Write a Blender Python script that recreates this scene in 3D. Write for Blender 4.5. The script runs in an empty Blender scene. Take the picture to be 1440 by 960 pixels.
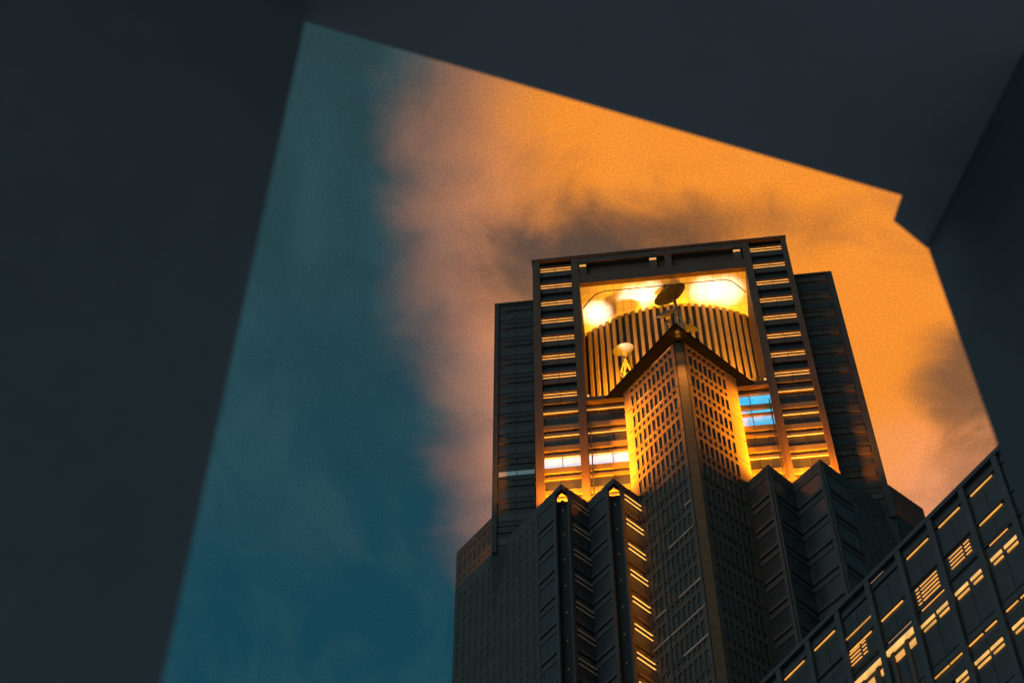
import bpy, math, random
from mathutils import Vector
random.seed(7)
S = bpy.context.scene
COL = S.collection
R = math.radians

# ------------------------------------------------------------------ camera
HEAD = R(6.5)
cam_d = bpy.data.cameras.new('camera')
cam = bpy.data.objects.new('camera', cam_d); COL.objects.link(cam)
cam_d.lens = 70.0; cam_d.sensor_width = 36.0
cam_d.clip_start = 0.1; cam_d.clip_end = 5000
cam.location = (0, -140, 1.6)
cam.rotation_euler = (R(90 + 57.4), 0, HEAD)
cam_d.dof.use_dof = True; cam_d.dof.focus_distance = 262.0; cam_d.dof.aperture_fstop = 2.0
S.camera = cam

# ------------------------------------------------------------------ view
S.view_settings.view_transform = 'Standard'
S.view_settings.look = 'None'
S.view_settings.exposure = 0.0
S.view_settings.gamma = 1.0
S.cycles.max_bounces = 6
S.cycles.sample_clamp_indirect = 4.0

# ------------------------------------------------------------------ night sky with city glow on low cloud
W = bpy.data.worlds.new('World'); S.world = W; W.use_nodes = True
nt = W.node_tree; N = nt.nodes; L = nt.links
N.clear()
def node(t, **k):
    n = N.new(t)
    for a, b in k.items(): setattr(n, a, b)
    return n
def mth(op, a, b=None, c=None, clamp=False):
    n = node('ShaderNodeMath', operation=op, use_clamp=clamp)
    for i, v in enumerate((a, b, c)):
        if v is None: continue
        if isinstance(v, (int, float)): n.inputs[i].default_value = v
        else: L.new(v, n.inputs[i])
    return n.outputs[0]
def mixc(f, a, b, bt='MIX'):
    n = node('ShaderNodeMix', data_type='RGBA', blend_type=bt)
    for i, v in ((0, f), (6, a), (7, b)):
        if isinstance(v, (int, float)): n.inputs[i].default_value = v
        elif isinstance(v, tuple): n.inputs[i].default_value = v + (1,)
        else: L.new(v, n.inputs[i])
    return n.outputs[2]
def smooth(x, lo, hi):
    n = node('ShaderNodeMapRange', interpolation_type='SMOOTHSTEP')
    L.new(x, n.inputs[0]); n.inputs[1].default_value = lo; n.inputs[2].default_value = hi
    return n.outputs[0]
tc = node('ShaderNodeTexCoord')
sep = node('ShaderNodeSeparateXYZ'); L.new(tc.outputs['Generated'], sep.inputs[0])
zc = mth('MAXIMUM', sep.outputs[2], 0.12)
# coordinates on a flat cloud layer, turned to the street's direction
px = mth('DIVIDE', sep.outputs[0], zc); py = mth('DIVIDE', sep.outputs[1], zc)
ca, sa = math.cos(HEAD), math.sin(HEAD)
qx = mth('ADD', mth('MULTIPLY', px, ca), mth('MULTIPLY', py, sa))
qy = mth('SUBTRACT', mth('MULTIPLY', py, ca), mth('MULTIPLY', px, sa))
comb = node('ShaderNodeCombineXYZ'); L.new(qx, comb.inputs[0]); L.new(qy, comb.inputs[1])
def noise(scale, detail, rough, dist=0.0, off=(0, 0, 0), sc=(1, 1, 1)):
    m = node('ShaderNodeMapping'); m.inputs[1].default_value = off; m.inputs[3].default_value = sc
    L.new(comb.outputs[0], m.inputs[0])
    n = node('ShaderNodeTexNoise'); n.inputs['Scale'].default_value = scale
    n.inputs['Detail'].default_value = detail; n.inputs['Roughness'].default_value = rough
    n.inputs['Distortion'].default_value = dist
    L.new(m.outputs[0], n.inputs[0]); return n.outputs[0]
n_big = noise(7.0, 3, 0.5, 0.3, (3.1, 0.4, 0))
n_mid = noise(17.0, 5, 0.55, 0.4, (1.3, 2.2, 0))
n_wisp = noise(11.0, 5, 0.6, 0.8, (5.3, 1.2, 0), (1.6, 0.8, 1))
def blob(cx, cy, rx, ry, wob=0.5):
    a = mth('POWER', mth('DIVIDE', mth('SUBTRACT', qx, cx), rx), 2)
    b = mth('POWER', mth('DIVIDE', mth('SUBTRACT', qy, cy), ry), 2)
    d = mth('SQRT', mth('ADD', a, b))
    return mth('ADD', d, mth('MULTIPLY', mth('SUBTRACT', n_mid, 0.5), wob))
glow_d = mth('ADD', blob(0.195, 0.57, 0.224, 0.42, 0.22), mth('MULTIPLY', mth('SUBTRACT', n_big, 0.5), 0.16))
glow = mth('SUBTRACT', 1.0, smooth(glow_d, 0.70, 1.25))
hot = mth('SUBTRACT', 1.0, smooth(blob(0.17, 0.46, 0.245, 0.36, 0.15), 0.60, 1.05))
# teal night cloud, a little lighter in the middle heights
teal = mixc(smooth(qy, 0.42, 0.92), (0.022, 0.055, 0.062), (0.0058, 0.055, 0.086))
teal = mixc(mth('MULTIPLY', smooth(n_wisp, 0.35, 0.75), 0.6), teal, (0.028, 0.082, 0.100))
pink = (0.92, 0.37, 0.20)
orange = (0.93, 0.285, 0.030)
warm = mixc(hot, pink, orange)
warm = mixc(mth('MULTIPLY', smooth(n_wisp, 0.42, 0.75), 0.35), warm, (0.95, 0.33, 0.055))
n_dark = noise(9.0, 6, 0.62, 0.6, (2.7, 7.9, 0), (1.0, 1.5, 1))
warm = mixc(mth('MULTIPLY', smooth(n_dark, 0.48, 0.72), 0.42), warm, (0.40, 0.145, 0.05))
# smoke-dark cloud scraps in front of the glow
def scrap(cx, cy, rx, ry, amt):
    return mth('MULTIPLY', mth('SUBTRACT', 1.0, smooth(blob(cx, cy, rx, ry, 1.7), 0.2, 1.15)), amt)
warm = mixc(scrap(0.050, 0.580, 0.095, 0.055, 0.97), warm, (0.080, 0.060, 0.050))
warm = mixc(scrap(0.012, 0.595, 0.030, 0.045, 0.55), warm, (0.13, 0.075, 0.05))
warm = mixc(scrap(0.105, 0.562, 0.085, 0.030, 0.6), warm, (0.16, 0.075, 0.035))
warm = mixc(scrap(0.285, 0.665, 0.045, 0.05, 0.85), warm, (0.13, 0.075, 0.045))
warm = mixc(scrap(0.29, 0.75, 0.05, 0.05, 0.6), warm, (0.22, 0.10, 0.05))
cloud = mixc(glow, teal, warm)
n_fine = noise(800.0, 2, 0.7, 0.0, (9.1, 4.2, 0))
mott = mth('ADD', 1.0, mth('MULTIPLY', mth('SUBTRACT', n_fine, 0.5), 0.9))
cloud = mixc(1.0, cloud, mott, 'MULTIPLY')
sky = node('ShaderNodeTexSky', sky_type='NISHITA')
sky.sun_disc = False; sky.sun_elevation = R(-4.0); sky.sun_rotation = R(200)
bg1 = node('ShaderNodeBackground'); L.new(sky.outputs[0], bg1.inputs[0]); bg1.inputs[1].default_value = 0.05
bg2 = node('ShaderNodeBackground'); L.new(cloud, bg2.inputs[0]); bg2.inputs[1].default_value = 1.0
addsh = node('ShaderNodeAddShader'); L.new(bg1.outputs[0], addsh.inputs[0]); L.new(bg2.outputs[0], addsh.inputs[1])
out = node('ShaderNodeOutputWorld'); L.new(addsh.outputs[0], out.inputs[0])

# one weak, very soft directional light: the city's glow from behind the street
sd = bpy.data.lights.new('sun', 'SUN'); sd.energy = 0.6; sd.angle = R(70); sd.color = (0.70, 0.92, 1.0)
so = bpy.data.objects.new('sun', sd); COL.objects.link(so)
so.rotation_euler = (R(62), 0, R(-40))

# ------------------------------------------------------------------ materials
def mat(name, base, rough=0.8, var=0.15, scale=0.6, spec=0.3, metal=0.0, bump=0.0, base2=None, grime=0.0):
    m = bpy.data.materials.new(name); m.use_nodes = True
    t = m.node_tree; b = t.nodes['Principled BSDF']
    b.inputs['Roughness'].default_value = rough
    b.inputs['Metallic'].default_value = metal
    b.inputs['Specular IOR Level'].default_value = spec
    tx = t.nodes.new('ShaderNodeTexCoord')
    n = t.nodes.new('ShaderNodeTexNoise'); n.inputs['Scale'].default_value = scale
    n.inputs['Detail'].default_value = 6; n.inputs['Roughness'].default_value = 0.65
    t.links.new(tx.outputs['Object'], n.inputs[0])
    r = t.nodes.new('ShaderNodeValToRGB')
    b2 = base2 or tuple(c * (1 + var) for c in base)
    r.color_ramp.elements[0].position = 0.3; r.color_ramp.elements[1].position = 0.7
    r.color_ramp.elements[0].color = tuple(c * (1 - var) for c in base) + (1,)
    r.color_ramp.elements[1].color = b2 + (1,)
    t.links.new(n.outputs[0], r.inputs[0]); t.links.new(r.outputs[0], b.inputs['Base Color'])
    if bump:
        n2 = t.nodes.new('ShaderNodeTexNoise'); n2.inputs['Scale'].default_value = scale * 8
        n2.inputs['Detail'].default_value = 4
        t.links.new(tx.outputs['Object'], n2.inputs[0])
        bp = t.nodes.new('ShaderNodeBump'); bp.inputs['Strength'].default_value = bump; bp.inputs['Distance'].default_value = 0.05
        t.links.new(n2.outputs[0], bp.inputs['Height']); t.links.new(bp.outputs[0], b.inputs['Normal'])
    return m
def emit(name, col, s, base=(0.5, 0.4, 0.3), var=0.0, scale=0.8):
    m = bpy.data.materials.new(name); m.use_nodes = True
    t = m.node_tree; b = t.nodes['Principled BSDF']
    b.inputs['Base Color'].default_value = base + (1,)
    b.inputs['Emission Color'].default_value = col + (1,)
    b.inputs['Emission Strength'].default_value = s
    if var:
        tx = t.nodes.new('ShaderNodeTexCoord'); oi = t.nodes.new('ShaderNodeObjectInfo')
        n = t.nodes.new('ShaderNodeTexNoise'); n.noise_dimensions = '4D'; n.inputs['Scale'].default_value = scale
        t.links.new(tx.outputs['Object'], n.inputs['Vector']); 
        mm = t.nodes.new('ShaderNodeMath'); mm.operation = 'MULTIPLY'; mm.inputs[1].default_value = 50
        t.links.new(oi.outputs['Random'], mm.inputs[0]); t.links.new(mm.outputs[0], n.inputs['W'])
        mr = t.nodes.new('ShaderNodeMapRange'); mr.inputs[1].default_value = 0.3; mr.inputs[2].default_value = 0.7
        mr.inputs[3].default_value = s * (1 - var); mr.inputs[4].default_value = s * (1 + var)
        t.links.new(n.outputs[0], mr.inputs[0]); t.links.new(mr.outputs[0], b.inputs['Emission Strength'])
    return m
M = dict(
    granite=mat('granite', (0.125, 0.076, 0.049), 0.75, 0.18, 0.35, bump=0.15),  # brown carries the warm spill on the upper tower in its colour
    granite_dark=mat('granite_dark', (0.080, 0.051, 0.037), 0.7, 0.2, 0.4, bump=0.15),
    granite_pale=mat('granite_pale', (0.34, 0.29, 0.23), 0.75, 0.15, 0.5, bump=0.15),
    cool=mat('granite_shaded', (0.060, 0.060, 0.059), 0.75, 0.2, 0.4, bump=0.15),  # shaded copy of the granite, without its painted warm tint
    shaft_stone=mat('shaft_stone', (0.105, 0.080, 0.060), 0.75, 0.22, 0.5, bump=0.15),
    cool_trim=mat('granite_shaded_trim', (0.068, 0.065, 0.062), 0.75, 0.2, 0.4, bump=0.15),
    glass=mat('glass', (0.046, 0.048, 0.050), 0.3, 0.2, 0.5, spec=0.3),
    panel=mat('panel', (0.095, 0.068, 0.052), 0.6, 0.25, 0.5),
    spandrel=mat('amber_lit_panel', (0.20, 0.145, 0.075), 0.7, 0.15, 0.5),  # amber floodlight tint put into the base of the pale panels
    ochre=mat('lamp_tinted_stone', (0.15, 0.085, 0.042), 0.8, 0.3, 1.2, bump=0.2),  # orange lamp glow put into the corner strip's colour
    black=mat('black_metal', (0.004, 0.0045, 0.0055), 0.8, 0.2, 1.0, spec=0.05),
    soffit=mat('soffit', (0.70, 0.66, 0.58), 0.6, 0.06, 0.7),
    rib=mat('rib', (0.50, 0.35, 0.15), 0.6, 0.2, 0.35),
    ribgap=mat('rib_gap_shade', (0.022, 0.019, 0.017), 0.8, 0.3, 0.5),  # near-black: shade between the ribs put into the colour
    metal=mat('painted_metal', (0.22, 0.195, 0.16), 0.45, 0.12, 1.2, spec=0.5),
    dish_grey=mat('dish_grey', (0.085, 0.078, 0.066), 0.4, 0.12, 1.2, spec=0.5),
    darkmetal=mat('dark_metal', (0.04, 0.042, 0.045), 0.6, 0.2, 1.0),
    concrete=mat('concrete', (0.45, 0.48, 0.55), 0.85, 0.10, 0.5, bump=0.3),  # paler copy for the deck, offsetting the shade under it in colour
    concrete_toned_down=mat('concrete_toned_down', (0.155, 0.166, 0.184), 0.85, 0.12, 0.5, bump=0.3),  # darker copy for the piers, offsetting the light on them in colour
    paving=mat('paving', (0.40, 0.41, 0.42), 0.8, 0.15, 0.3),
    slate=mat('slate_cladding', (0.060, 0.063, 0.066), 0.6, 0.2, 0.4),
    strip=emit('warm_tube', (1.0, 0.41, 0.07), 0.9, var=0.25),
    strip_hot=emit('bright_tube', (1.0, 0.48, 0.10), 1.2, var=0.2),
    strip_dim=emit('dim_tube', (1.0, 0.62, 0.40), 0.022, var=0.5),
    strip_pale=emit('pale_line', (1.0, 0.66, 0.46), 0.17, var=0.7, scale=0.5),
    white=emit('lit_office_white', (0.92, 0.90, 1.0), 0.8, var=0.12, scale=0.5),
    cyan=emit('lit_office_cyan', (0.0, 0.55, 0.92), 0.95, var=0.2, scale=0.35),
    teal=emit('dim_teal_room', (0.05, 0.20, 0.25), 0.28, var=0.5, scale=0.8),
    amber=emit('lit_window_amber', (1.0, 0.42, 0.045), 0.75, var=0.45),
    amber_hot=emit('lit_window_bright', (1.0, 0.50, 0.10), 0.9, var=0.4),
    cove=emit('cove_tube', (1.0, 0.36, 0.06), 1.2),
    lens=emit('lamp_lens', (1.0, 0.55, 0.12), 2.0),
)

# ------------------------------------------------------------------ builders
def new_obj(name, mesh, m=None, parent=None):
    o = bpy.data.objects.new(name, mesh)
    if m and mesh and not mesh.materials: mesh.materials.append(M[m])
    COL.objects.link(o)
    if parent: o.parent = parent
    return o
def tag(o, label=None, cat=None, group=None, kind=None):
    for k, v in (('label', label), ('category', cat), ('group', group), ('kind', kind)):
        if v: o[k] = v
    return o
def empty(name, loc, label, cat, group=None, rz=0):
    o = bpy.data.objects.new(name, None); COL.objects.link(o)
    o.location = loc; o.rotation_euler = (0, 0, rz); o.empty_display_size = 0.5
    return tag(o, label, cat, group)
class MB:
    def __init__(s): s.v = []; s.f = []
    def add(s, vs, fs):
        k = len(s.v); s.v += [tuple(p) for p in vs]; s.f += [tuple(i + k for i in f) for f in fs]; return s
    def box(s, a, b):
        (x0, y0, z0), (x1, y1, z1) = a, b
        return s.add([(x0, y0, z0), (x1, y0, z0), (x1, y1, z0), (x0, y1, z0), (x0, y0, z1), (x1, y0, z1), (x1, y1, z1), (x0, y1, z1)],
                     [(0, 3, 2, 1), (4, 5, 6, 7), (0, 1, 5, 4), (1, 2, 6, 5), (2, 3, 7, 6), (3, 0, 4, 7)])
    def fbox(s, fr, u0, u1, d0, d1, z0, z1):
        ps = [fr.p(u, d, z) for z in (z0, z1) for (u, d) in ((u0, d1), (u1, d1), (u1, d0), (u0, d0))]
        return s.add(ps, [(0, 3, 2, 1), (4, 5, 6, 7), (0, 1, 5, 4), (1, 2, 6, 5), (2, 3, 7, 6), (3, 0, 4, 7)])
    def prism(s, poly, z0, z1):
        n = len(poly)
        return s.add([(x, y, z0) for x, y in poly] + [(x, y, z1) for x, y in poly],
                     [tuple(range(n))[::-1], tuple(range(n, 2 * n))] + [(i, (i + 1) % n, n + (i + 1) % n, n + i) for i in range(n)])
    def tube(s, a, b, r, r2=None, n=8):
        a, b = Vector(a), Vector(b); w = (b - a).normalized()
        u = w.orthogonal().normalized(); v = w.cross(u); r2 = r if r2 is None else r2
        ps = [a + (u * math.cos(t) + v * math.sin(t)) * r for t in [2 * math.pi * i / n for i in range(n)]]
        ps += [b + (u * math.cos(t) + v * math.sin(t)) * r2 for t in [2 * math.pi * i / n for i in range(n)]]
        return s.add(ps, [tuple(range(n))[::-1], tuple(range(n, 2 * n))] + [(i, (i + 1) % n, n + (i + 1) % n, n + i) for i in range(n)])
    def build(s, name, m, parent=None):
        me = bpy.data.meshes.new(name); me.from_pydata(s.v, [], s.f); me.update()
        import bmesh
        bm = bmesh.new(); bm.from_mesh(me); bmesh.ops.recalc_face_normals(bm, faces=bm.faces); bm.to_mesh(me); bm.free()
        o = new_obj(name, me, m, parent)
        if parent:
            off = Vector((0, 0, 0)); q = parent
            while q: off += Vector(q.location); q = q.parent
            o.location = -off
        return o
class Frame:                                # a wall: u runs along it, d stands out of it
    def __init__(s, o, u, n):
        s.o = Vector((o[0], o[1], 0)); s.u = Vector((u[0], u[1], 0)).normalized(); s.n = Vector((n[0], n[1], 0)).normalized()
        s.ang = math.atan2(s.u.y, s.u.x)
    def p(s, u, d, z): 
        q = s.o + s.u * u + s.n * d; return (q.x, q.y, z)
_cache = {}
def piece(name, m, fr, u0, u1, d0, d1, z0, z1, parent):
    """a box on a wall; alike boxes share one mesh"""
    key = (name, m, round(u1 - u0, 2), round(d1 - d0, 2), round(z1 - z0, 2))
    if key not in _cache:
        w, d, h = key[2] / 2, key[3] / 2, key[4] / 2
        me = bpy.data.meshes.new(name)
        b = MB().box((-w, -d, -h), (w, d, h)); me.from_pydata(b.v, [], b.f); me.update(); me.materials.append(M[m])
        _cache[key] = me
    o = new_obj(name, _cache[key], None, parent)
    c = Vector(fr.p((u0 + u1) / 2, (d0 + d1) / 2, (z0 + z1) / 2))
    off = Vector((0, 0, 0)); q = parent
    while q: off += Vector(q.location); q = q.parent
    o.location = c - off; o.rotation_euler = (0, 0, fr.ang)
    return o
def perforated(fr, us, zs, hole, thick, mb=None):
    """wall plate cut by a grid of openings with real reveals"""
    mb = mb or MB()
    for i in range(len(us) - 1):
        for j in range(len(zs) - 1):
            u0, u1, z0, z1 = us[i], us[i + 1], zs[j], zs[j + 1]
            if not hole(i, j):
                mb.add([fr.p(u0, thick, z0), fr.p(u1, thick, z0), fr.p(u1, thick, z1), fr.p(u0, thick, z1)], [(0, 1, 2, 3)])
            else:
                f = [fr.p(u, thick, z) for u, z in ((u0, z0), (u1, z0), (u1, z1), (u0, z1))]
                b = [fr.p(u, 0.0, z) for u, z in ((u0, z0), (u1, z0), (u1, z1), (u0, z1))]
                mb.add(f + b, [(k, (k + 1) % 4, 4 + (k + 1) % 4, 4 + k) for k in range(4)])
    ue, z0, z1 = (us[0], us[-1]), zs[0], zs[-1]
    for u in ue:
        mb.add([fr.p(u, 0, z0), fr.p(u, thick, z0), fr.p(u, thick, z1), fr.p(u, 0, z1)], [(0, 1, 2, 3)])
    mb.add([fr.p(ue[0], 0, z1), fr.p(ue[1], 0, z1), fr.p(ue[1], thick, z1), fr.p(ue[0], thick, z1)], [(0, 1, 2, 3)])
    return mb
def spot(name, loc, target, watts, col, angle, blend, size, parent):
    l = bpy.data.lights.new(name, 'SPOT'); l.energy = watts; l.color = col
    l.spot_size = R(angle); l.spot_blend = blend; l.shadow_soft_size = size
    o = bpy.data.objects.new(name, l); COL.objects.link(o)
    d = Vector(target) - Vector(loc)
    o.rotation_euler = d.to_track_quat('-Z', 'Y').to_euler()
    o.parent = parent; o.location = Vector(loc) - Vector(parent.location)
    return o

# ------------------------------------------------------------------ ground
g = MB().add([(-2500, -2500, 0), (2500, -2500, 0), (2500, 2500, 0), (-2500, 2500, 0)], [(0, 1, 2, 3)]).build('ground', 'paving')
tag(g, 'pale stone paving of the plaza round the towers', 'ground', kind='structure')

# ------------------------------------------------------------------ the tower
XC = 4.9
T = empty('skyscraper', (XC, 15, 0), 'floodlit stone skyscraper with twin piers, arched ribbed drum and pointed corner shaft', 'skyscraper')
FL = 4.42                                               # storey
FRONT = Frame((0, 0), (1, 0), (0, -1))
XL, X1, X2, X3, X4, XR = -13.1, -12.1, -7.7, -6.7, 16.0, 22.15   # pier edges on the front
ZTOP, ZCEIL, ZSILL, ZROOF = 242.0, 235.2, 206.6, 184.0

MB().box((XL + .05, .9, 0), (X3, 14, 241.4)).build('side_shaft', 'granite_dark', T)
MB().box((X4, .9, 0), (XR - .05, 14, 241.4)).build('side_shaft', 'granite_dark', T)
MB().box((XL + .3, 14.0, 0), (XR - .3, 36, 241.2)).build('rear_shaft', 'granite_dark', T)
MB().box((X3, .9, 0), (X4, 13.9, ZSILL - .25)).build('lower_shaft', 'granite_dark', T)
terrace = MB().box((X3, -.1, ZSILL - .25), (X4, 13.9, ZSILL)).build('terrace', 'granite', T)
MB().box((X3 + .02, -.35, ZSILL - .55), (X4 - .02, -.1, ZSILL + .25)).build('sill_ledge', 'granite_dark', T)

# lintel over the opening, with a shadow gap and little blocks
lin = MB().box((X3, .05, ZCEIL + .35), (X4, 13.9, 237.3)).box((X3, .9, 237.3), (X4, 13.9, 240.6)).box((X3, .05, 240.6), (X4, 13.9, 241.9))
lin.build('lintel', 'granite', T)
MB().box((XL - .1, -.15, 241.9), (XR + .1, 14.2, 242.35)).build('parapet_cap', 'granite_dark', T)
for x0, x1, lit in ((-6.6, -5.6, 1), (3.1, 4.15, 1), (5.25, 6.2, 0), (14.7, 15.75, 1)):
    b = piece('bracket_block', 'granite', FRONT, x0, x1, -.9, -.1, 237.3, 240.6, T)
    if lit:
        piece('bracket_lamp', 'strip', FRONT, x0 + .05, x1 - .05, -.08, .02, 239.55, 239.85, T)
for k in range(9):
    a = X3 + .4 + k * (X4 - X3 - .8) / 9
    piece('parapet_panel', 'panel', FRONT, a + .05, a + (X4 - X3 - .8) / 9 - .05, -.05, .0, 240.75, 241.75, T)

# piers
for x0, x1 in ((XL, X1), (X2, X3), (X4, 17.0), (21.45, XR)):
    zt = 241.9
    p = MB().box((x0, 0, ZROOF - 6), (x1, .88, zt)).build('pier', 'granite', T)

# ---- bays between piers
def strip_row(x0, x1, z, m='strip', two=True):
    xm = (x0 + x1) / 2
    for dz in ((0, -.62) if two else (0,)):
        for a, b in ((x0 + .08, xm - .03), (xm + .03, x1 - .08)):
            piece('light_strip', m, FRONT, a, b, -.52, -.42, z + dz - .06, z + dz + .06, T)
def upper_bay(x0, x1):
    xm = (x0 + x1) / 2
    for k in range(8):
        z = 240.4 - k * 4.43
        strip_row(x0, x1, z)
        for a, b in ((x0, xm - .03), (xm + .03, x1)):
            piece('spandrel', 'panel', FRONT, a, b, -.85, -.45, z - 2.05, z - .85, T)
            piece('window', 'glass', FRONT, a, b, -.88, -.80, z - 3.75, z - 2.05, T)
        piece('sill', 'granite_dark', FRONT, x0, x1, -.85, -.30, z + .28, z + .50, T)
upper_bay(X1, X2); upper_bay(17.0, 21.45)
def lower_bay(x0, x1, zt, lit):
    """lit office floors under the strips: tall window, band, small window, band"""
    xm = (x0 + x1) / 2
    z = zt; k = 0
    while z > ZROOF - 2:
        mt, ms = lit.get(k, (None, None))
        for a, b in ((x0, xm - .04), (xm + .04, x1)):
            piece('window', mt or 'glass', FRONT, a, b, -.86, -.78, z - 2.1, z, T)
            piece('window', ms or 'glass', FRONT, a, b, -.86, -.78, z - 3.9, z - 3.1, T)
        piece('mullion', 'granite_dark', FRONT, xm - .04, xm + .04, -.86, -.60, z - 2.1, z, T)
        piece('spandrel', 'spandrel', FRONT, x0, x1, -.86, -.56, z - 3.1, z - 2.1, T)
        piece('spandrel', 'spandrel', FRONT, x0, x1, -.86, -.56, z - 4.42, z - 3.9, T)
        if mt is None:
            for a, b in ((x0 + .05, xm - .03), (xm + .03, x1 - .05)):
                piece('light_strip', 'strip_hot', FRONT, a, b, -.62, -.55, z - 4.50, z - 4.425, T)  # glowing line stands in for the floodlit soffit edge
        z -= FL; k += 1
lower_bay(X1, X2, 204.85, {2: ('white', None)})
lower_bay(17.0, 21.45, 204.85, {})
lower_bay(X3, -1.0, 204.85, {2: ('white', None)})
lower_bay(10.9, X4, 205.3, {0: ('cyan', 'cyan'), 1: ('cyan', None)})
for x0, x1 in ((X1, X2), (17.0, 21.45), (X3, -1.0), (10.9, X4)):
    piece('spandrel', 'spandrel', FRONT, x0, x1, -.86, -.5, 205.4, 206.0, T)
    piece('light_strip', 'strip_hot', FRONT, x0 + .05, x1 - .05, -.56, -.5, 205.31, 205.39, T) if x0 != 10.9 else None

# wings at both sides, with rows of paired panels
WG = Frame((0, 2.5), (1, 0), (0, -1))
for x0, x1, out in ((-18.6, XL - .02, 0), (XR + .02, 27.6, 1)):
    MB().box((x0, 2.5, 181.0), (x1, 26, 235.3)).build('wing', 'granite_dark' if out else 'cool', T)  # left wing lacks the warm light tint painted into the right one
    MB().box((x0 - .05, 2.35, 235.3), (x1, 26.1, 235.75)).build('wing_cap', 'granite_dark', T)
    if not out: q = [(x0, 2.5, 181), (-16.75, 2.5, 181), (x0, 4.35, 181), (x0, 4.35, 172)]
    else: q = [(x1, 2.5, 181), (26.45, 2.5, 181), (x1, 3.75, 181), (x1, 3.75, 172)]
    MB().add(q, [(0, 1, 2), (0, 1, 3), (1, 2, 3), (0, 2, 3)]).build('wing_wedge', 'cool', T)  # added wedge whose slope lets the wing's dark underside catch sun
    a0, a1 = (x0 + .75, x1 - .35) if not out else (x0 + .45, x1 - .9)
    xm = (a0 + a1) / 2
    piece('corner_pilaster', 'cool', WG, *((x0, x0 + .6) if not out else (x1 - .7, x1)), 0, .3, 181.0, 235.3, T)
    for k in range(12):
        z = 234.7 - k * 4.44
        for a, b in ((a0, xm - .05), (xm + .05, a1)):
            piece('wing_panel', 'panel' if out else 'cool', WG, a, b, 0, .14, z - 1.2, z - .2, T)  # brown on the right wing stands for warm light falling there
            piece('window', 'teal' if (k == 8 and not out) else 'glass', WG, a, b, -.02, .06, z - 3.4, z - 2.2 if k != 8 or out else z - 2.6, T)
        piece('wing_sill', 'granite_dark', WG, a0, a1, 0, .2, z - .12, z + .06, T)

# ---- the ribbed drum and the lit ceiling in the opening
DC, DR = Vector((XC + .15, 25.7)), 20.45
a_lo, a_hi = math.atan2(-17, -13.5), math.atan2(-17, 13.5)
NR = 25
arc = [a_lo + (a_hi - a_lo) * i / 60 for i in range(61)]
drum = MB()
pts = [(DC.x + DR * math.cos(a), DC.y + DR * math.sin(a)) for a in arc]
for i in range(60):
    (xa, ya), (xb, yb) = pts[i], pts[i + 1]
    drum.add([(xa, ya, ZSILL), (xb, yb, ZSILL), (xb, yb, ZCEIL), (xa, ya, ZCEIL)], [(0, 1, 2, 3)])
drum = drum.build('drum', 'ribgap', T)
half = math.asin(11.35 / DR)
for i in range(NR):
    a = -math.pi / 2 - half + 2 * half * (i + .5) / NR
    fr = Frame((DC.x + DR * math.cos(a), DC.y + DR * math.sin(a)), (-math.sin(a), math.cos(a)), (math.cos(a), math.sin(a)))
    piece('rib', 'rib', fr, -.21, .21, .0, .45, ZSILL + .01, ZCEIL - .02, drum)
ceil = MB().box((X3, .1, ZCEIL + .04), (X4, 13.9, ZCEIL + .35)).build('ceiling', 'darkmetal', T)
nx, ny = 20, 9
tw, td = (X4 - X3) / nx, 1.06
for i in range(nx):
    for j in range(ny):
        x, y = X3 + i * tw, .75 + j * td
        piece('ceiling_panel', 'soffit', FRONT, x + .015, x + tw - .015, -(y + td - .015), -(y + .015), ZCEIL, ZCEIL + .05, ceil)
piece('ceiling_edge', 'granite', FRONT, X3, X4, -.72, -.06, ZCEIL - .12, ZCEIL + .34, T)
# dark seam running round the ceiling
seam = MB()
path = [(X3 + .1, 4.2), (X3 + 1.0, 3.1), (X3 + 2.0, 2.15), (X3 + 3.2, 1.75), (XC - 2, 1.75), (XC + 6, 1.75), (X4 - 2.9, 1.75), (X4 - 2.0, 2.1), (X4 - 1.0, 3.1), (X4 - .1, 4.2)]
for (xa, ya), (xb, yb) in zip(path[:-1], path[1:]):
    d = Vector((xb - xa, yb - ya)).normalized(); n_ = Vector((-d.y, d.x)) * .07
    seam.prism([(xa - n_.x, ya - n_.y), (xb - n_.x, yb - n_.y), (xb + n_.x, yb + n_.y), (xa + n_.x, ya + n_.y)], ZCEIL - .06, ZCEIL - .003)
seam.build('ceiling_seam', 'darkmetal', T)

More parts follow.
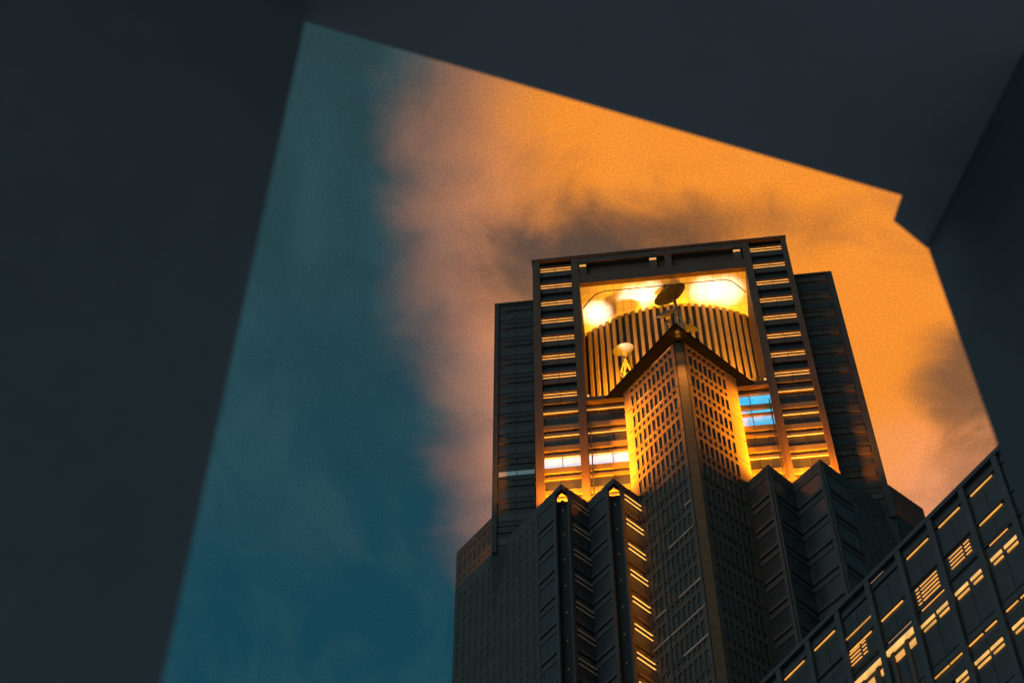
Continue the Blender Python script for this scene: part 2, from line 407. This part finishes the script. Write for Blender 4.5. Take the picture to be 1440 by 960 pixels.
# ---- the corner shaft: a square turned by 45 degrees, standing out of the front
CL, CR_ = (4.8, -7.45), (5.85, -7.45)
BL, BR = (-1.85, -.85), (11.95, -1.4)
shaft = MB().prism([CL, CR_, BR, (11.95, .85), (-1.85, .85), BL], 0, 206.1).build('corner_shaft', 'glass', T)
MB().prism([(5.1, -10.26), (14.6, 0.0), (14.6, -.12 + .1), (-4.5, -.02)], 206.12, 206.55).build('shaft_roof', 'black', T)
MB().prism([(5.1, -9.6), (14.0, -.05), (-3.9, -.05)], 206.56, 206.8).build('roof_deck', 'granite_dark', T)
ZB = 136.0
def shaft_face(fr, length, cols, u_first, lit):
    us = [0.0]
    for k in range(cols):
        u = u_first + .78 * k
        us += [u - .26, u + .26]
    us += [length]
    zs = []; z0 = 205.76
    rows = []
    while z0 > ZB:
        rows.append(z0); z0 -= FL
    zs = sorted(set([206.1] + [v for z in rows for v in (z - .30, z - 1.15, z - 1.85, z - 4.12)] + [rows[-1] - FL]))
    hz = set()
    for z in rows: hz.add(round(z - 1.15, 3)); hz.add(round(z - 4.12, 3))
    hole = lambda i, j: i % 2 == 1 and round(zs[j], 3) in hz
    w = perforated(fr, us, zs, hole, .18).build('wall', 'shaft_stone', shaft)
    small = MB()
    for r, z in enumerate(rows):
        for k in range(cols):
            u = u_first + .78 * k
            piece('window', 'glass', fr, u - .26, u + .26, .02, .07, z - 4.12, z - 1.85, shaft)
            small.fbox(fr, u - .26, u + .26, .02, .07, z - 1.15, z - .30)
    tag(small.build('small_window', 'glass', shaft), kind='stuff')
    for z in rows:
        piece('ledge', 'cool_trim', fr, .1, length, .18, .23, z - .06, z + .06, shaft)
    for u0, u1, z in lit:
        piece('light_line', 'strip_pale', fr, u0, u1, .235, .26, z - .024, z + .024, shaft)
FLF = Frame(CL, (-1, 1), (-1, -1)); FRF = Frame(CR_, (1, 1), (1, -1))
shaft_face(FLF, 9.35, 10, .75, [(.36, 3.9, 205.76), (4.85, 6.9, 201.34), (2.4, 7.8, 196.92), (5.0, 6.2, 192.5), (4.6, 5.2, 188.08), (.2, 4.3, 170.4), (0.2, 1.3, 174.8), (.2, 3.6, 161.56), (5.6, 7.6, 161.56), (.1, 8.3, 157.14), (.1, 3.8, 152.72)])
shaft_face(FRF, 8.5, 8, .75, [])
cf = Frame(CL, (1, 0), (0, -1))
MB().fbox(cf, .0, 1.05, .0, .22, ZB, 206.1).build('corner_strip', 'ochre', shaft)

# ---- lower block with saw-tooth front
def tooth_poly(px, py):
    return [(px - .6, py + .6), (px - .6, py + 1.75), (px + .6, py + 1.75), (px + .6, py + .6)]
PK = [(-9.84, -4.35, 1), (-3.88, -4.5, 1), (13.70, -4.45, 0), (19.58, -4.5, 0)]
V = [(-12.78, -1.4), (-7.05, -1.45), (-1.05, -1.45), (10.6, -1.5), (16.36, -1.5), (22.3, -1.6)]
poly = [(-24.1, 12.2), (-23.7, 9.55), V[0]] + tooth_poly(*PK[0][:2]) + [V[1]] + tooth_poly(*PK[1][:2]) + [V[2], (-1.0, 3), (10.8, 3), V[3]]
poly += [(PK[2][0], PK[2][1] + .05)] + [V[4]] + [(PK[3][0], PK[3][1] + .05)] + [V[5], (32.9, 9.1), (33.2, 12.2), (33.2, 38), (-24.1, 38)]
block = MB().prism(poly, 0, 183.0).build('saw_tooth_block', 'cool', T)
def eave(a, b, name='eave_beam'):
    a, b = Vector(a), Vector(b); d = (b - a).normalized(); n_ = Vector((d.y, -d.x))
    if n_.y > 0: n_ = -n_
    q = [a, b, b - n_ * .42, a - n_ * .42]
    MB().prism([(p.x, p.y) for p in q], 183.02, 184.0).build(name, 'cool', block)
def tooth_face(a, b, strips, left):
    """a = outer end at the peak, b = valley; floors of bars, panes and tubes"""
    a, b = Vector(a), Vector(b); u = (b - a); ln = u.length; u.normalize()
    n_ = Vector((u.y, -u.x)); n_ = -n_ if n_.y > 0 else n_
    fr = Frame(a, u, n_)
    piece('corner_pilaster', 'cool_trim', fr, .0, .42, .0, .22, ZB, 183.0, block)
    z = 182.7
    while z > ZB:
        piece('floor_bar', 'cool_trim', fr, .42, ln - .12, .0, .18, z - 4.0, z - 3.45, block)
        piece('floor_bar', 'cool_trim', fr, .42, ln - .12, .0, .12, z - .75, z - .05, block)
        piece('window', 'glass', fr, .45, ln - .15, .01, .05, z - 3.4, z - .8, block)
        if strips:
            for dz, mm in ((-.95, strips), (-1.75, strips)):
                piece('light_strip', mm, fr, .5, ln - .2, .24, .34, z + dz - .05, z + dz + .05, block)
        z -= FL
for i, (px_, py_, notch) in enumerate(PK):
    va, vb = (V[0], V[1]) if i == 0 else (V[1], V[2]) if i == 1 else (V[3], V[4]) if i == 2 else (V[4], V[5])
    eave((px_, py_), va); eave((px_, py_), vb)
    o = .6 if notch else .05
    tooth_face((px_ - (o if notch else 0), py_ + o), va, None, True)
    tooth_face((px_ + (o if notch else 0), py_ + o), vb, {0: 'strip_dim', 1: 'strip_hot'}.get(i), False)
    if notch:
        z = 181.2
        while z > ZB:
            piece('notch_lamp', 'strip_dim' , FRONT, px_ - .07, px_ + .07, -(py_ + 1.74), -(py_ + 1.6), z - .1, z + .1, block)
            z -= FL
# long flanks running back on both sides, pierced by narrow windows
def flank(a, b, ztop, zbot, depth=.09, name='flank_wall', m='cool', par=None, wid=.5, pitch=1.15):
    a, b = Vector(a), Vector(b); u = (b - a); ln = u.length; u.normalize()
    n_ = Vector((u.y, -u.x)); n_ = -n_ if n_.y > 0 else n_
    fr = Frame(a, u, n_)
    us = [0.0]; x = .55
    while x + wid + .3 < ln: us += [x, x + wid]; x += pitch
    us.append(ln)
    zs = [ztop]; z = ztop - 1.3; hz = set()
    while z > zbot:
        for h0, h1 in ((0, .85), (1.55, 3.75)):
            zs += [z - h0, z - h1]; hz.add(round(z - h1, 3))
        z -= FL
    zs = sorted(zs + [zbot - 3])
    perforated(fr, us, zs, lambda i, j: i % 2 == 1 and round(zs[j], 3) in hz, depth).build(name, m, par)
    pn = MB()
    for i in range(1, len(us) - 1, 2):
        for j in range(len(zs) - 1):
            if round(zs[j], 3) in hz: pn.fbox(fr, us[i], us[i + 1], .01, .05, zs[j], zs[j + 1])
    tag(pn.build('flank_window', 'glass', par), kind='stuff')
    return fr
flank(V[0], (-23.7, 9.55), 182.9, ZB, par=block)
flank(V[5], (32.9, 9.1), 182.9, ZB, par=block)
eave(V[0], (-23.7, 9.55)); eave(V[5], (32.9, 9.1))
# side shafts behind the wings
for tip, back, inner in (((-24.35, 13.6), (-12, 26), (-13.5, 2.9)), ((33.1, 13.35), (21, 26), (22.4, 2.6))):
    sh = MB().prism([tip, inner, (inner[0], 30), (tip[0] + (2 if tip[0] < 0 else -2), 30)], 0, 195.6).build('rear_corner_shaft', 'glass', T)
    flank(tip, inner, 195.9, 150, par=sh, m='granite', wid=.55, pitch=.95)

# ------------------------------------------------------------------ dish antennas
def dish(loc, tilt, rz, rad, label, mast, mr='dish_grey'):
    A = empty('dish_antenna', loc, label, 'antenna', 'dish antennas before the ribbed drum')
    from mathutils import Matrix
    rot = Matrix.Rotation(rz, 3, 'Z') @ Matrix.Rotation(tilt, 3, 'X')
    b = MB(); n, rings = 20, 5
    for side, off in ((1, 0.0), (-1, -.06)):
        vs = [rot @ Vector((0, 0, off))]
        for k in range(1, rings + 1):
            r_ = rad * k / rings
            vs += [rot @ Vector((r_ * math.cos(t), r_ * math.sin(t), off + .38 * rad * (k / rings) ** 2)) for t in [2 * math.pi * i / n for i in range(n)]]
        fs = [(0, 1 + i, 1 + (i + 1) % n) for i in range(n)]
        for k in range(rings - 1):
            fs += [(1 + k * n + i, 1 + (k + 1) * n + i, 1 + (k + 1) * n + (i + 1) % n, 1 + k * n + (i + 1) % n) for i in range(n)]
        b.add(vs, fs)
    def part(mb, name, m):
        me = bpy.data.meshes.new(name); me.from_pydata(mb.v, [], mb.f); me.update()
        return new_obj(name, me, m, A)
    part(b, 'reflector', mr)
    f = MB()
    top = rot @ Vector((0, 0, rad * .95))
    f.tube(top - rot @ Vector((0, 0, .25)), top + rot @ Vector((0, 0, .1)), .13)
    for t in (0.3, 2.4, 4.5):
        f.tube(rot @ Vector((rad * .96 * math.cos(t), rad * .96 * math.sin(t), .36 * rad)), top, .035)
    part(f, 'feed_horn', 'metal')
    hub = rot @ Vector((0, 0, -.1))
    m = MB().tube(hub, hub + rot @ Vector((0, 0, -.5)), .35, .25)
    m.tube(hub + rot @ Vector((0, 0, -.45)), mast[0], .16)
    part(m, 'mount', 'metal')
    s = MB()
    base = Vector(mast[1]); c0 = Vector(mast[0])
    side = Vector((.55, 0, 0)); 
    fb = Vector((0, .55, 0))
    dirv = base - c0
    if abs(dirv.z) > 2:                                # lattice mast
        legs = [side + fb, side - fb, -side + fb, -side - fb]
        for q in legs: s.tube(c0 + q * .6, base + q, .14, n=6)
        kmax = int(abs(dirv.z) / 1.6)
        for k in range(kmax):
            f0, f1 = k / kmax, (k + 1) / kmax
            for i in range(4):
                qa, qb = legs[(0, 1, 3, 2)[i]], legs[(0, 1, 3, 2)[(i + 1) % 4]]
                s.tube(c0 + dirv * f0 + qa * (.6 + .4 * f0), c0 + dirv * f1 + qb * (.6 + .4 * f1), .04, n=5)
        part(s, 'mast', 'metal')
    else:                                              # bracket on the drum
        for q in (Vector((-.75, 0, -.9)), Vector((.75, 0, -.9)), Vector((0, 0, .4)), Vector((-.3, 0, -2.0))):
            s.tube(c0, base + q, .15, n=6)
        s.tube(base + Vector((-.75, -.1, -.9)), base + Vector((.75, -.1, -.9)), .09, n=6)
        s.tube(base + Vector((-.75, -.1, -.9)), base + Vector((-.3, -.1, -2.0)), .16, n=6)
        s.tube(base + Vector((.75, -.1, -.9)), base + Vector((-.3, -.1, -2.0)), .14, n=6)
        part(s, 'bracket', 'metal')
    return A
dish((-1.45, 4.1, 223.0), R(25), R(-25), 1.45, 'small dish antenna on a wall bracket fixed to the ribs of the drum', ((0, .2, -1.2), (0, 1.75, -1.6)))
dish((5.6, -2.0, 225.3), R(40), R(-40), 2.35, 'largest dish antenna on a tall lattice mast above the roof apex', ((.4, .6, -2.0), (.5, .8, -18.45)), 'darkmetal')  # dark reflector: its unlit silhouette is put into the colour
dish((7.0, 2.6, 224.6), R(50), R(30), 1.6, 'dish antenna facing out on a lattice mast just behind the roof apex', ((.2, .8, -1.2), (.3, .9, -18.0)))
dish((4.7, 2.6, 228.6), R(65), R(-20), 1.6, 'upright dish antenna on a slim mast beside the tallest mast', ((.1, .7, -.9), (.1, .8, -22.0)))
dish((15.0, 4.6, 213.2), R(60), R(-60), 1.2, 'small dish antenna half hidden beside the pier above the cyan windows', ((.1, .8, -.8), (.1, 1.2, -6.6)))

# ------------------------------------------------------------------ floodlights
def floodlight(loc, target, watts, col, angle, blend, label, size=.3, name='floodlight', grp='terrace floodlights', lens='lens', k=1.0, square=False):
    A = empty(name, loc, label, 'floodlight', grp)
    d = (Vector(target) - Vector(loc)).normalized()
    def part(mb, n_, m):
        me = bpy.data.meshes.new(n_); me.from_pydata(mb.v, [], mb.f); me.update(); return new_obj(n_, me, m, A)
    c = Vector((0, 0, .55))
    A.scale = (k, k, k)
    part(MB().tube(c - d * .22, c + d * .12, .16, .27, 12), 'housing', 'darkmetal')
    part(MB().tube(c + d * .121, c + d * .14, .25, .25, 12), 'lens', lens)
    part(MB().box((-.32, -.05, 0), (-.27, .05, .6)).box((.27, -.05, 0), (.32, .05, .6)).box((-.32, -.12, 0), (.32, .12, .05)), 'yoke', 'darkmetal')
    p = Vector(loc) + c + d * .3
    lo = spot(name + '_lamp', p, target, watts, col, angle, blend, size, A)
    lo.data.use_square = square
    return A
HOT = (1.0, 0.42, 0.06); AMB = (1.0, 0.30, 0.008); WASH = (1.0, 0.31, 0.008); HOT = (1.0, 0.60, 0.46)
for x, tx, ty, w, an in ((-5.4, -4.7, 5.2, 120000, 10), (-2.6, .6, 3.4, 100000, 11), (1.6, 3.0, 2.6, 80000, 9), (14.2, 13.2, 3.6, 100000, 12), (10.8, 10.4, 3.2, 100000, 11)):
    floodlight((x, 1.6, ZSILL), (tx, ty, ZCEIL), w, HOT, an, 1.0, 'narrow floodlight on the terrace aimed at a hot spot on the ceiling', square=True)
for x in (-3.0, 4.9, 12.8):
    floodlight((x, 2.4, ZSILL), (x, 3.0, ZCEIL), 8000, WASH, 80, 1.0, 'wide floodlight on the terrace washing the whole ceiling')
for x, w in ((-5.0, 2500), (-1.6, 80000), (2.4, 45000), (7.2, 55000), (11.0, 75000), (14.7, 2500)):
    floodlight((x, 3.2, ZSILL), (x * .9 + .5, 8.5, 222), w, (1.0, .40, .012), 60, 1.0, 'floodlight at the foot of the ribbed drum aimed up the ribs')
for x, tx, w, wh in ((-9.9, -9.9, 32000, 'behind the notched tooth under the outer white windows'), (-5.2, -4.8, 24000, 'behind the notched tooth beside the lit strips'),
                     (14.4, 14.4, 24000, 'behind the plain tooth under the cyan windows'), (19.4, 19.3, 32000, 'behind the outer plain tooth')):
    floodlight((x, -2.0, 183.02), (tx, .8, 200), w, AMB, 130, 1.0, 'roof floodlight ' + wh + ', aimed up', grp='roof floodlights')
def light_bar(loc, z0, z1, face, watts, spread, label, arm=None):
    """vertical linear luminaire: slim housing, lens and brackets, lit by one long area lamp"""
    A = empty('light_bar', (loc[0], loc[1], z0), label, 'light bar', 'vertical light bars')
    f = Vector((face[0], face[1], 0)).normalized(); h = z1 - z0
    fr = Frame((0, 0), (-f.y, f.x), f)
    def part(mb, n_, m):
        me = bpy.data.meshes.new(n_); me.from_pydata(mb.v, [], mb.f); me.update(); return new_obj(n_, me, m, A)
    part(MB().fbox(fr, -.06, .06, -.14, -.03, 0, h), 'housing', 'darkmetal')
    part(MB().fbox(fr, -.04, .04, -.03, -.01, .05, h - .05), 'lens', 'darkmetal')
    for k in range(int(h / 4.4) + 1):
        z = min(.1 + k * 4.4, h - .1)
        part(MB().tube((-f.x * .1, -f.y * .1, z), (arm[0], arm[1], z), .03, n=6), 'bracket', 'darkmetal')
    l = bpy.data.lights.new('light_bar_lamp', 'AREA'); l.shape = 'RECTANGLE'; l.size = .06; l.size_y = h; l.energy = watts; l.color = (1.0, 0.27, 0.005); l.spread = R(spread)
    o = bpy.data.objects.new('light_bar_lamp', l); COL.objects.link(o); o.parent = A
    o.location = (f.x * .01, f.y * .01, h / 2)
    o.rotation_euler = f.to_track_quat('-Z', 'Y').to_euler()
light_bar((-6.2, -.5), 186.2, 202.4, (1, -.22), 8500, 80, 'vertical light bar beside the white lit windows, aimed at the corner shaft', (0, .9))
light_bar((15.6, -.6), 186.2, 202.4, (-1, -.22), 8500, 80, 'vertical light bar beside the cyan lit windows, aimed at the corner shaft', (0, 1.0))
light_bar((.7, -6.0), 141, 181.5, (-.70, .72), 420, 62, 'long added light bar on brackets along the corner shaft, aimed at the saw-tooth face', (1.2, 1.2))  # added lamp with no known source, warms the saw-tooth face
for x, y, t, w, wh in ((-19.5, 7.0, (-19.9, 9.0, 194), 3000, 'beside the wing with the dim teal window'), (28.5, 6.7, (28.9, 8.9, 194), 1500, 'beside the brown panelled wing')):
    floodlight((x, y, 183.02), t, w, AMB, 90, 1.0, 'flank roof floodlight ' + wh, grp='roof floodlights', lens='darkmetal', k=.6)
floodlight((5.32, -9.7, 205.0), (5.32, -7.4, 172), 28000, (1.0, .36, .04), 44, 1.0, 'added unseen downlight under the pointed roof washing far down the pale corner strip', grp=None, lens='darkmetal')  # added lamps with dark lenses, there to brighten the corner strip
floodlight((5.32, -9.2, 205.0), (5.32, -7.4, 201), 260, (1.0, .36, .04), 50, 1.0, 'added unseen downlight under the pointed roof washing the top of the corner strip', grp=None, lens='darkmetal')

for x in (-6.35, -4.85, -3.1, 12.7, 15.7):
    A = empty('ledge_lamp', (x, -.22, ZSILL + .25), 'small amber lantern on the sill ledge under the ribbed drum', 'lamp', 'lanterns on the sill ledge')
    for mb, n_, m in ((MB().box((-.12, -.1, 0), (.12, .1, .1)), 'base', 'darkmetal'), (MB().tube((0, 0, .1), (0, 0, .5), .13, .16, 8), 'lantern', 'amber_hot'), (MB().tube((0, 0, .5), (0, 0, .58), .18, .05, 8), 'cap', 'darkmetal')):
        me = bpy.data.meshes.new(n_); me.from_pydata(mb.v, [], mb.f); me.update(); new_obj(n_, me, m, A)

# ------------------------------------------------------------------ lower office building in front
B0 = (18.6, -53.37); BU = (-math.sin(R(41)), math.cos(R(41))); BN = (-BU[1], BU[0])
OF = Frame(B0, BU, BN)
O = empty('office_building', (OF.p(4, -12, 0)[0], OF.p(4, -12, 0)[1], 0), 'dark slab office building with rows of amber lit window strips', 'building')
MB().fbox(OF, -30, 26, -24, 0, 0, 109.3).build('wall', 'slate', O)
MB().fbox(OF, -30.1, 26.1, -24, .35, 109.32, 109.75).build('parapet', 'slate', O)
for k in range(-4, 8):
    uc = 2.75 + 3.27 * k
    piece('column', 'slate', OF, uc - .24, uc + .24, 0, .32, 60, 109.3, O)
floors = [108.9, 105.6, 102.2, 98.8, 97.2, 94.9 + .6, 92]
for k in range(-4, 7):
    a = 2.75 + 3.27 * k + .28; b = a + 3.27 - .56; m_ = (a + b) / 2
    for zt, zb in ((107.9, 105.5), (104.6, 103.1), (101.0, 97.4), (96.0, 95.0), (94.2, 91.5), (90.5, 87.5)):
        for u0, u1 in ((a, m_ - .04), (m_ + .04, b)):
            piece('window', 'glass', OF, u0, u1, .01, .05, zb, zt, O)
    for zb in (108.35, 105.2, 102.75, 96.6, 94.95):
        piece('sill_band', 'slate', OF, a, b, .0, .16, zb - .0, zb + .14, O)
def ostrip(u0, u1, z, h=.09, m='amber', name='light_strip'):
    piece(name, m, OF, min(u0, u1), max(u0, u1), .06, .13, z - h, z + h, O)
for u0, u1 in ((2.22, .03), (-1.08, -3.15), (-4.29, -6.39), (12.16, 9.94), (15.49, 13.3)): ostrip(u0, u1, 108.1, .055)
for u0, u1 in ((-4.27, -6.42), (5.63, 3.44), (8.95, 6.7)): ostrip(u0, u1, 104.95, .055)
ostrip(9.49, 6.21, 106.3, .04); ostrip(6.17, 4.44, 109.1, .02, 'strip_pale')
for u0, u1 in ((-4.52, -6.22), (5.49, 2.97), (2.1, -.57)): ostrip(u0, u1, 102.58, .022, 'strip_pale' if u0 > 5 else 'strip')
for k, (a, b, c0, c1) in enumerate(((-1.15, -2.42, -2.6, -3.1), (.1, 1.75, 1.9, 2.2), (9.4, 8.0, 7.8, 7.4))):
    for j in range(4 if k != 1 else 5):
        z = 104.72 - j * .36
        ostrip(a, b, z, .028, 'strip', 'louvre_strip'); ostrip(c0, c1, z, .028, 'strip', 'louvre_strip')
for u0, u1 in ((-4.26, -5.28), (-5.52, -6.74), (-2.34, -3.33), (-.84, -2.06), (.95, -.28), (2.49, 1.18)):
    ostrip(u0, u1, 101.32, .13, 'amber_hot', 'lit_window'); ostrip(u0 - .15, u1, 100.78, .09, 'amber', 'lit_window')
piece('lit_gallery', 'amber_hot', OF, 2.9, 12.0, .05, .2, 101.5, 101.95, O)
for u in (3.9, 5.3, 6.8, 8.3): 
    piece('lit_window', 'amber', OF, u - .95, u - .12, .05, .12, 100.45, 101.0, O)
    piece('column', 'granite', OF, u - .1, u + .22, .0, .15, 90, 101.48, O)
for u0, u1 in ((2.47, 1.12), (.99, -.34), (-.79, -2.05), (-2.27, -3.32), (-4.21, -5.29), (-5.5, -6.6)): ostrip(u0, u1, 96.4, .05, 'amber')
for u0, u1 in ((.91, -.35), (-.83, -2.12), (-2.26, -3.36), (-4.25, -5.28), (-5.52, -6.7)):
    ostrip(u0, u1, 94.72, .12, 'amber_hot', 'lit_window'); ostrip(u0 - .15, u1, 94.2, .085, 'amber', 'lit_window')

# ------------------------------------------------------------------ the dark portico the photograph is taken under
P1, P2, P3, P4 = (-2.038, -134.824), (1.975, -133.023), (1.913, -132.828), (2.144, -132.579)
D = Vector((P2[0] - P1[0], P2[1] - P1[1])).normalized(); Nn = Vector((D.y, -D.x))      # towards the camera
K = empty('concrete_portico', (0, -136, 0), 'dark concrete portico of two piers and a deck framing the view up', 'portico')
def off(p, a, b): return (p[0] + D.x * a + Nn.x * b, p[1] + D.y * a + Nn.y * b)
lo_ = [off(P1, -9, 0), P1, P2, P3, P4, off(P4, 9, 0), off(P4, 9, 9), off(P1, -9, 7.2)]
hi_ = [off(P1, -9, .5), off(P1, 0, .5), off(P2, .9, .5), off(P3, .9, .5), off(P4, .9, .5), off(P4, 9, .5), off(P4, 9, 9), off(P1, -9, 7.2)]
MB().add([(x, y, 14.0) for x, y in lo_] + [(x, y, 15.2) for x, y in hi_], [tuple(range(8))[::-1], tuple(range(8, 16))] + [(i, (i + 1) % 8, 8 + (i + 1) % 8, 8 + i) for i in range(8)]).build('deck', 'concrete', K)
MB().prism([off(P1, -4.5, .02), off(P1, 0, .02), off(P1, -.025, 1.4), off(P1, -4.5, 1.4)], 0, 13.99).build('pier', 'concrete_toned_down', K)
MB().prism([off(P4, .0, .02), off(P4, 3.5, .02), off(P4, 3.5, 1.6), off(P4, .0, 1.6)], 0, 13.99).build('pier', 'concrete_toned_down', K)
